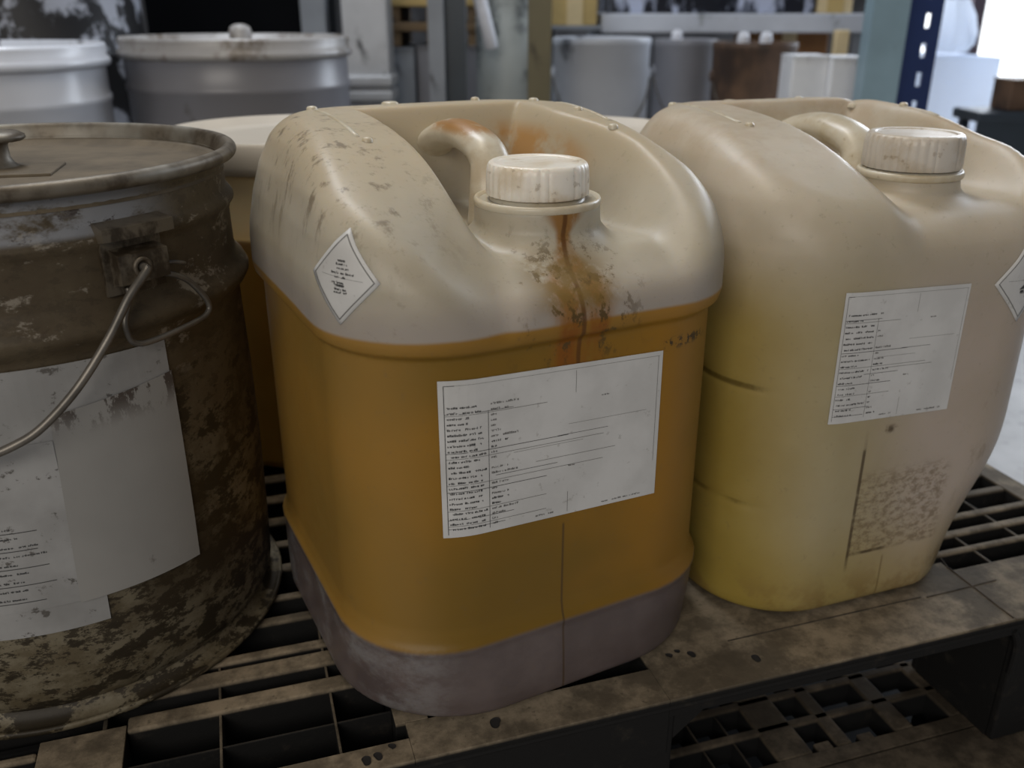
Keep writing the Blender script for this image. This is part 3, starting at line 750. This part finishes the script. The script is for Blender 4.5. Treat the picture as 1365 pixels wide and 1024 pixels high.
# ------------------------------------------------------------------ background drums
M_wd = worn('white_drum_paint', (.70, .73, .80), (.05, .04, .032), 7, .55, .25, .03, 0, (1, 1, .4))
M_gd = worn('grey_drum_paint', (.26, .26, .285), (.10, .09, .08), 6, .68, .32, .04)
M_gdring = worn('grey_drum_ring', (.36, .35, .345), (.17, .145, .12), 14, .54, .35, .06)
M_splat = worn('splattered_paint', (.44, .47, .55), (.008, .008, .010), 9.5, .485, .5, .03, 0, (1, 1, .8))
def back_drum(name, label, loc, r, h, mat, ringmat, knob=None, group=None):
    t = thing(name, label, 'drum', loc, 0, group)
    p = [(r * .99, 0), (r, .01), (r * .985, .02)]
    for zc in (h * .33, h * .62, h * .88):
        p += [(r * .985, zc - .008), (r * .999, zc - .004), (r * .999, zc + .004), (r * .985, zc + .008)]
    p += [(r * .985, h - .034)]
    bm = BM(); lathe(bm, p, 72, cap0=True); obj('body', bm, mat, t, smooth=True)
    bm = BM(); lathe(bm, [(r * .985, h - .036), (r * 1.02, h - .034), (r * 1.035, h - .028), (r * 1.02, h - .021), (r * 1.004, h - .019), (r * 1.012, h - .006), (r * 1.0, h), (r * .975, h - .002), (r * .96, h - .012), (r * .01, h - .012)], 72); obj('lid', bm, ringmat, t, smooth=True)
    if knob:
        kx, ky, kr = knob; bm = BM()
        lathe(bm, [(kr, h - .014), (kr * 1.02, h + kr * .4), (kr * .85, h + kr * .75), (kr * .45, h + kr * .95), (.001, h + kr)], 24, None, Matrix.Translation((kx, ky, 0))); obj('bung_cap', bm, ringmat, t, smooth=True)
    return t
back_drum('lidded_drum', 'glossy white drum at the far left edge behind the olive drum', (-.84, 1.47, FLOOR), .200, .690, M_wd, M_wd)
dB = back_drum('lidded_drum', 'wide grey drum with flat lid and a round bung cap, behind the olive drum', (-.502, 1.755, FLOOR), .200, .694, M_gd, M_gdring, (.0, .03, .020))
back_drum('tall_drum', 'tall drum splattered with black, standing behind the white and grey drums', (-1.01, 2.06, FLOOR), .215, 1.05, M_splat, M_splat)

# ------------------------------------------------------------------ rack with posts and shelf
M_teal = worn('teal_post_paint', (.29, .42, .49), (.07, .07, .08), 11, .62, .4)
M_navy = worn('navy_post_paint', (.025, .048, .16), (.12, .15, .24), 9, .72, .35)
M_olive = worn('olive_post_paint', (.155, .135, .075), (.04, .03, .02), 9, .62, .5)
M_darkpost = worn('dark_post_paint', (.035, .048, .062), (.16, .18, .20), 12, .68, .4)
M_greypost = worn('grey_post_paint', (.26, .285, .32), (.06, .06, .066), 10, .62, .45)
M_beam = worn('pale_beam_paint', (.66, .70, .78), (.26, .28, .30), 8, .62, .4)
M_holes = plain('punched_hole', (.012, .014, .018), .8)
M_bright = plain('lit_hole_paint', (.75, .80, .88), .3, .3)  # pale dots painted for light showing through the holes
def upright(u0, u1, Y, mat, ztop=1.2, dep=.05, holes=None, name='steel_post', hv=(20, 60, 100), label='', hole_mat=None, turn=0, slots=None):
    a, b = at(u0, 60, Y), at(u1, 60, Y); cx = (a.x + b.x) / 2; w_ = (b.x - a.x) / 2
    t = thing(name, label, 'post', (cx, Y, FLOOR), turn)
    H = ztop - FLOOR
    # open C channel: face plate with two returns
    bm = BM(); box(bm, -w_, -w_ + .004, .004, dep, 0, H); box(bm, w_ - .004, w_, .004, dep, 0, H)
    if slots is None: box(bm, -w_, w_, 0, .004, 0, H)
    else:   # face plate with punched-through slots: rails at the sides, bridges between the slots
        sw, sh, pitch, z0, xo = slots
        box(bm, -w_, xo - sw, 0, .004, 0, H); box(bm, xo + sw, w_, 0, .004, 0, H); zz = 0
        zc = z0
        while zc < H:
            box(bm, xo - sw, xo + sw, 0, .004, zz, zc - sh); zz = zc + sh; zc += pitch
        box(bm, xo - sw, xo + sw, 0, .004, zz, H)
    obj('channel', bm, mat, t)
    bm = BM(); box(bm, -w_ + .0041, w_ - .0041, .0041, dep + .004, 0, .006); obj('foot_plate', bm, mat, t)
    for z in ([] if slots else np.arange(.08, H - .02, .05 if holes is None else holes)):
        bm = BM(); lathe(bm, [(.0065, -.0012), (.0055, -.0016), (.004, -.0012)], 12, None, Matrix.Translation((0, 0, float(z))) @ Matrix.Rotation(R(90), 4, 'X') @ Matrix.Translation((0, 0, .001)), cap1=True)
        obj('punched_hole', bm, hole_mat or M_holes, t)
    return t
upright(404, 436, 2.55, M_greypost, label='thin grey post rising behind the right end of the grey drum', holes=.09)
upright(571, 592, 2.15, M_greypost, label='narrow grey post left of the dark blue one, behind the middle jerrican', holes=.2)
upright(593, 621, 2.18, M_darkpost, label='dark blue post with bright holes, behind the middle jerrican', holes=.055, hole_mat=M_bright)
upright(704, 735, 2.05, M_olive, label='olive post with bolt holes, left of the pale grey pails', holes=.052)
upright(1158, 1206, 1.95, M_teal, label='teal rack post with small dark holes, left of the navy post', holes=.026)
upright(1200, 1250, 2.02, M_navy, label='navy rack post with bright slots beside the bright doorway', slots=(.006, .014, .058, .02, .012))
# shelf
shelf = thing('rack_shelf', 'pale steel shelf beam running above the grey and rusty pails', 'shelf', (0, 2.72, 0))
q0, q1 = at(731, 34, 2.66), at(801, 40, 2.66)
bm = BM(); box(bm, q0.x, q1.x, -.07, .26, q1.z, q0.z - .0005, .002); obj('ledge', bm, M_greypost, shelf)
bm = BM(); box(bm, q0.x + .002, q0.x + .03, .18, .21, FLOOR, q1.z - .0001); obj('leg', bm, M_greypost, shelf)
a, b = at(802, 18, 2.70), at(1162, 44, 2.70)
bm = BM(); box(bm, a.x, b.x, -.02, .02, b.z, a.z, .004); obj('front_beam', bm, M_beam, shelf)
bm = BM(); box(bm, a.x, b.x, .50, .54, b.z, a.z, .004); obj('rear_beam', bm, M_beam, shelf)
bm = BM(); box(bm, a.x, b.x, .021, .499, a.z - .008, a.z - .001); obj('shelf_panel', bm, M_greypost, shelf)
for sx in (a.x + .02, b.x - .02):
    for sy in (0., .52):
        bm = BM(); box(bm, sx - .018, sx + .018, sy + (.021 if sy < .1 else -.055), sy + (.055 if sy < .1 else -.021), FLOOR, a.z - .009); obj('leg', bm, M_greypost, shelf)
lower = thing('plank_platform', 'low wooden platform under the row of grey and rusty pails', 'platform', (.415, 2.57, FLOOR))
M_wood = worn('old_wood', (.22, .145, .075), (.06, .04, .025), 10, .58, .7, .05, 0, (1, .2, 1))
for k in range(4):
    bm = BM(); box(bm, -.335, .335, -.30 + k * .105, -.205 + k * .105, .235, .258, .003); obj('plank', bm, M_wood, lower)
for k in range(3):
    bm = BM(); box(bm, -.31 + k * .27, -.23 + k * .27, -.29, .11, 0, .2349, .003); obj('bearer', bm, M_wood, lower)

M_pgrey = worn('pale_grey_pail', (.56, .59, .65), (.13, .14, .16), 8, .615, .45, .05)
M_pdark = worn('grey_pail', (.25, .255, .285), (.09, .09, .10), 7, .66, .45, .05)
M_rust = worn('rusty_pail', (.165, .095, .055), (.045, .028, .02), 9, .50, .6, .12)
M_white = plain('chalky_white', (.66, .68, .74), .5)
def small_pail(label, u0, u1, vtop, Y, mat, spouts=0, base=-.018):
    a, b = at(u0, 100, Y), at(u1, 100, Y); r = (b.x - a.x) / 2; cx = (a.x + b.x) / 2
    zt = at(700, vtop, Y).z; h = zt - base
    t = thing('paint_pail', label, 'pail', (cx, Y + r * .2, base))
    bm = BM(); lathe(bm, [(r * .93, 0), (r * .95, .006), (r * .985, h * .5), (r, h - .02), (r * 1.02, h - .016), (r * 1.02, h - .004), (r, h), (r * .96, h - .003), (r * .95, h - .012), (r * .01, h - .012)], 48, cap0=True); obj('body', bm, mat, t, auto=40)
    for sx in (-1, 1):
        bm = BM(); lathe(bm, [(.016, -.003), (.016, .002), (.010, .006), (.001, .007)], 16, None, Matrix.Translation((sx * r * .985, 0, h * .80)) @ Matrix.Rotation(R(90) * sx, 4, 'Y')); obj('handle_lug', bm, mat, t)
    bm = BM(); pts = [(r * 1.0 * math.cos(q), -r * 1.03 * math.sin(q), h * .80 - .13 * math.sin(q)) for q in np.linspace(0, math.pi, 17)]; tube(bm, pts, .0022, 6); obj('bail_handle', bm, M_wire, t)
    for k in range(spouts):
        bm = BM(); lathe(bm, [(.016, h - .014), (.015, h + .012), (.010, h + .022), (.001, h + .024)], 16, None, Matrix.Translation((r * (-.35 + .55 * k), -.02, 0))); obj('spout_cap', bm, M_white, t)
    return t
small_pail('pale grey pail with dark spots right of the olive post', 738, 866, 50, 2.33, M_pgrey)
small_pail('plain mid-grey pail between the spotted pale pail and the rusty one', 872, 954, 52, 2.56, M_pdark, 1)
small_pail('rusty brown pail between the grey pail and the white boxes', 951, 1060, 56, 2.36, M_rust, 2)

# cartons and other goods
def carton(name, label, cat, u0, u1, v0, v1, Y, dep, mat, tape=None, flap=True, group=None, base=None):
    a, b = at(u0, v0, Y), at(u1, v0, Y)
    z0 = at(u0, v1, Y).z if base is None else base
    cx = (a.x + b.x) / 2; w_ = (b.x - a.x) / 2; h = b.z - z0
    t = thing(name, label, cat, (cx, Y, z0), 0, group)
    bm = BM(); box(bm, -w_, w_, 0, dep, 0, h, .004); obj('case', bm, mat, t)
    if flap:
        bm = BM(); box(bm, -w_ * 1.004, w_ * 1.004, -.003, dep / 2 - .002, h - .001, h + .003); obj('flap', bm, mat, t)
        bm = BM(); box(bm, -w_ * 1.004, w_ * 1.004, dep / 2 + .002, dep + .003, h - .001, h + .003); obj('flap', bm, mat, t)
    if tape:
        bm = BM(); box(bm, -.022, .022, -.0035, -.0005, 0.001, h - .001); obj('tape', bm, tape, t)
    return t
M_yellowbox = plain('yellow_card', (.55, .40, .16), .7)
M_orange = plain('orange_card', (.27, .12, .035), .7)
M_cream = plain('cream_card', (.70, .56, .32), .7)
M_whitebox = worn('white_card', (.90, .92, .97), (.25, .23, .26), 9, .63, .6, .04)
m = Mat('black_plastic'); n = m.noise(8, 4); M_black = m.out(m.mix(n, (.002, .0025, .003), (.004, .0045, .006)), .7, 0, .06)
M_wrap = worn('wrapped_black_goods', (.010, .011, .018), (.50, .55, .70), 11, .53, .25, .05, 0, (1, 1, .45))  # pale patches are highlights on the film, painted into the colour
shz = at(738, 18, 2.70).z
carton('carton', 'yellow cardboard box on the pale shelf beam beside the olive post', 'box', 737, 798, -40, 34, 2.66, .30, M_yellowbox, M_cream)
carton('wrapped_goods', 'black goods in shiny film on the shelf above the pails', 'goods', 822, 1098, -90, 17, 2.74, .40, M_wrap, None, False, None, shz)
carton('carton', 'cream carton standing at the right end of the shelf', 'box', 1102, 1150, -90, 17, 2.74, .30, M_cream, M_yellowbox, True, None, shz)
carton('carton', 'orange-brown carton in the gap below the shelf, behind the rusty pail', 'box', 1000, 1106, 42, 100, 2.90, .20, M_orange, M_cream, True, None, FLOOR)
carton('carton', 'white carton right of the rusty pail, left of its twin', 'box', 1058, 1106, 76, 200, 2.12, .10, M_whitebox, None, True, None, FLOOR)
carton('carton', 'white carton squeezed against the teal rack post', 'box', 1110, 1157, 78, 200, 2.10, .10, M_whitebox, None, True, None, FLOOR)
t = carton('timber_batten', 'cream upright batten behind the white cartons', 'batten', 1116, 1134, 40, 200, 2.50, .03, M_cream, None, False, None, FLOOR)
carton('crate', 'black crate stack filling the dark gap behind the grey drum', 'crate', 182, 408, -60, 200, 2.75, .40, M_black, None, False, None, FLOOR)
# pale column with stained foot collar
a, b = at(457, 60, 2.3), at(518, 60, 2.3)
col = thing('pale_column', 'pale grey stained column with a collared foot, right of the grey drum', 'column', ((a.x + b.x) / 2, 2.3, FLOOR))
M_col = worn('pale_column_paint', (.55, .565, .59), (.08, .085, .09), 9, .605, .5, .04)
wq = (b.x - a.x) / 2; zc = at(500, 104, 2.3).z - FLOOR
bm = BM(); box(bm, -wq, wq, 0, .10, 0, 1.5, .006); obj('shaft', bm, M_col, col)
for k in range(3):
    bm = BM(); box(bm, -wq * 1.10, wq * 1.10, -.012, .112, zc - .02 - .035 * k, zc + .006 - .035 * k, .006); obj('collar_band', bm, M_col, col)
# timber pallet and grey cartons between the column and the dark post
a, b = at(517, 30, 2.6), at(640, 62, 2.6)
tp = thing('timber_stack', 'stack of yellow-brown timber boards behind the blue and grey posts', 'timber', ((a.x + b.x) / 2, 2.6, 0))
wq = (b.x - a.x) / 2
for k in range(3):
    z0 = at(500, 62, 2.6).z + k * .062
    bm = BM(); box(bm, -wq, wq, 0, .3, z0 + .038, z0 + .060, .003); obj('board', bm, M_wood if k == 0 else M_yellowbox, tp)
    for sx in (-.9, 0, .9):
        bm = BM(); box(bm, sx * wq - .02, sx * wq + .02, .004, .296, z0, z0 + .0379, .002); obj('spacer', bm, M_wood, tp)
carton('carton', 'grey carton under the timber boards, beside the pale column', 'box', 519, 552, 66, 200, 2.58, .34, M_greypost, None, True, None, FLOOR)
carton('carton', 'dark grey carton under the timber boards, behind the posts', 'box', 555, 640, 63, 200, 2.60, .32, M_pdark, None, True, None, FLOOR)
# splattered container with hose
M_green = worn('green_grey_container', (.42, .46, .455), (.085, .10, .105), 8, .545, .5, .06)
a, b = at(634, 60, 2.42), at(720, 60, 2.42); r = (b.x - a.x) / 2
ct = thing('chemical_container', 'tall green-grey splattered container left of the olive post', 'container', ((a.x + b.x) / 2, 2.42 + .02, FLOOR))
bm = BM(); lathe(bm, [(r * .9, 0), (r, .02), (r, .72), (r * .97, .735), (r, .75), (r, .95), (r * .7, 1.02), (r * .4, 1.03), (.001, 1.03)], 48, cap0=True); obj('body', bm, M_green, ct, auto=40)
bm = BM(); hp = [at(632, -40, 2.30), at(640, 0, 2.29), at(646, 25, 2.285), at(652, 48, 2.285), at(655, 64, 2.29)]
hp = [p - Vector(ct.location) for p in hp]; tube(bm, smooth_path(hp, 5), .016, 12); obj('hose', bm, M_white, ct, smooth=True)

# ------------------------------------------------------------------ right side: doorway daylight, wrapped goods, floor clutter
m = Mat('pale_blue_film'); n = m.noise(6, 5)
tr = m.n('ShaderNodeBsdfTranslucent'); tr.inputs[0].default_value = (.90, .94, 1.0, 1); ms = m.n('ShaderNodeMixShader'); ms.inputs[0].default_value = .8
m.out(m.mix(m.sm(n, .35, .65), (.78, .84, .95), (.88, .92, 1.0)), .25); m.t.links.new(m.b.outputs[0], ms.inputs[1]); m.t.links.new(tr.outputs[0], ms.inputs[2]); m.t.links.new(ms.outputs[0], m.t.nodes['Material Output'].inputs[0])
M_film = m.m
M_brownpost = plain('brown_door_frame', (.13, .10, .13), .6)
carton('wrapped_goods', 'pale blue film-wrapped block standing in front of the bright doorway', 'goods', 1236, 1336, 78, 260, 2.75, .35, M_film, None, True, None, FLOOR)
t = thing('plastic_bag', 'whitish plastic bag bunched up on the pale blue wrapped block', 'bag', at(1262, 77, 2.86) + Vector((0, 0, .016)))
bm = BM(); lathe(bm, [(.001, .0), (.050, .0), (.068, .02), (.070, .05), (.052, .10), (.034, .14), (.030, .17), (.05, .21), (.03, .20)], 32, lambda r, z, q: r * (1 + .14 * math.sin(5 * q + z * 40) + .08 * math.sin(9 * q)))
obj('bag_body', bm, M_film, t, smooth=True)
bm = BM(); lathe(bm, [(.034, .145), (.038, .152), (.033, .160)], 20); obj('tie', bm, M_white, t, smooth=True)
a = at(1335, 150, 2.3)
t = thing('low_trolley', 'dark low trolley behind the right jerrican near the doorway', 'trolley', (a.x, 2.3, FLOOR))
bm = BM(); box(bm, -.075, .16, -.04, .10, a.z - FLOOR - .02, a.z - FLOOR + .004, .004); obj('platform', bm, M_darkpost, t)
for sx in (-.06, .13):
    for sy in (-.025, .07):
        bm = BM(); box(bm, sx, sx + .02, sy, sy + .02, .03, a.z - FLOOR - .0201); obj('leg', bm, M_darkpost, t)
        bm = BM(); lathe(bm, [(.001, -.01), (.028, -.01), (.03, -.006), (.03, .006), (.028, .01), (.001, .01)], 20, None, Matrix.Translation((sx + .01, sy + .01, .03)) @ Matrix.Rotation(R(90), 4, 'Y')); obj('wheel', bm, M_black, t)
bm = BM(); box(bm, -.07, .155, -.034, -.028, .08, a.z - FLOOR - .0202); obj('blocking_skirt', bm, M_darkpost, t)  # panel added to block the bright pane below the platform
a = at(1362, 108, 2.25)
carton('carton', 'brownish carton on the low trolley at the right edge', 'box', 1350, 1420, 108, 146, 2.29, .09, M_rust, None, True, None, at(1335, 150, 2.3).z + .0045)

# ------------------------------------------------------------------ the room
m = Mat('concrete_floor'); n = m.noise(3, 7, None, .65); f = m.noise(25, 6)
c = m.mix(m.sm(n, .35, .65), (.30, .29, .28), (.42, .41, .40)); c = m.mix(m.mul(m.sm(f, .58, .68), .5), c, (.14, .13, .12))
M_floor = m.out(c, .6)
bm = BM(); box(bm, -4, 4.5, -1.5, 5.2, FLOOR - .08, FLOOR); struct('floor', bm, M_floor)
M_wall = worn('dark_wall_plaster', (.085, .085, .09), (.03, .03, .032), 3, .55, .8, .1)
WY = 4.6
dx0, dx1 = at(1192, 60, WY).x, 3.6
ztop = 2.6
bm = BM(); box(bm, -4, dx0, WY, WY + .12, FLOOR, 3.2); box(bm, dx1, 4.5, WY, WY + .12, FLOOR, 3.2); box(bm, dx0, dx1, WY, WY + .12, ztop, 3.2); struct('wall_back', bm, M_wall)
bm = BM(); box(bm, -4.12, -4, -1.5, 5.2, FLOOR, 3.2); struct('wall_left', bm, M_wall)
m = Mat('daylight_pane')
e = m.n('ShaderNodeEmission'); e.inputs[0].default_value = (.93, .965, 1.0, 1); e.inputs[1].default_value = 2.6
m.t.links.new(e.outputs[0], m.t.nodes['Material Output'].inputs[0])
bm = BM(); box(bm, dx0, dx1, WY + .05, WY + .07, FLOOR, ztop); win = struct('window_1', bm, m.m)
bm = BM(); q = at(1300, 60, WY - .02).x; box(bm, q - .045, q + .02, WY - .02, WY + .045, FLOOR, ztop); o = obj('mullion', bm, M_brownpost, win)
bm = BM(); box(bm, dx0 - .05, dx0 - .001, WY - .03, WY - .001, FLOOR, ztop + .05); o = obj('frame', bm, M_brownpost, win)
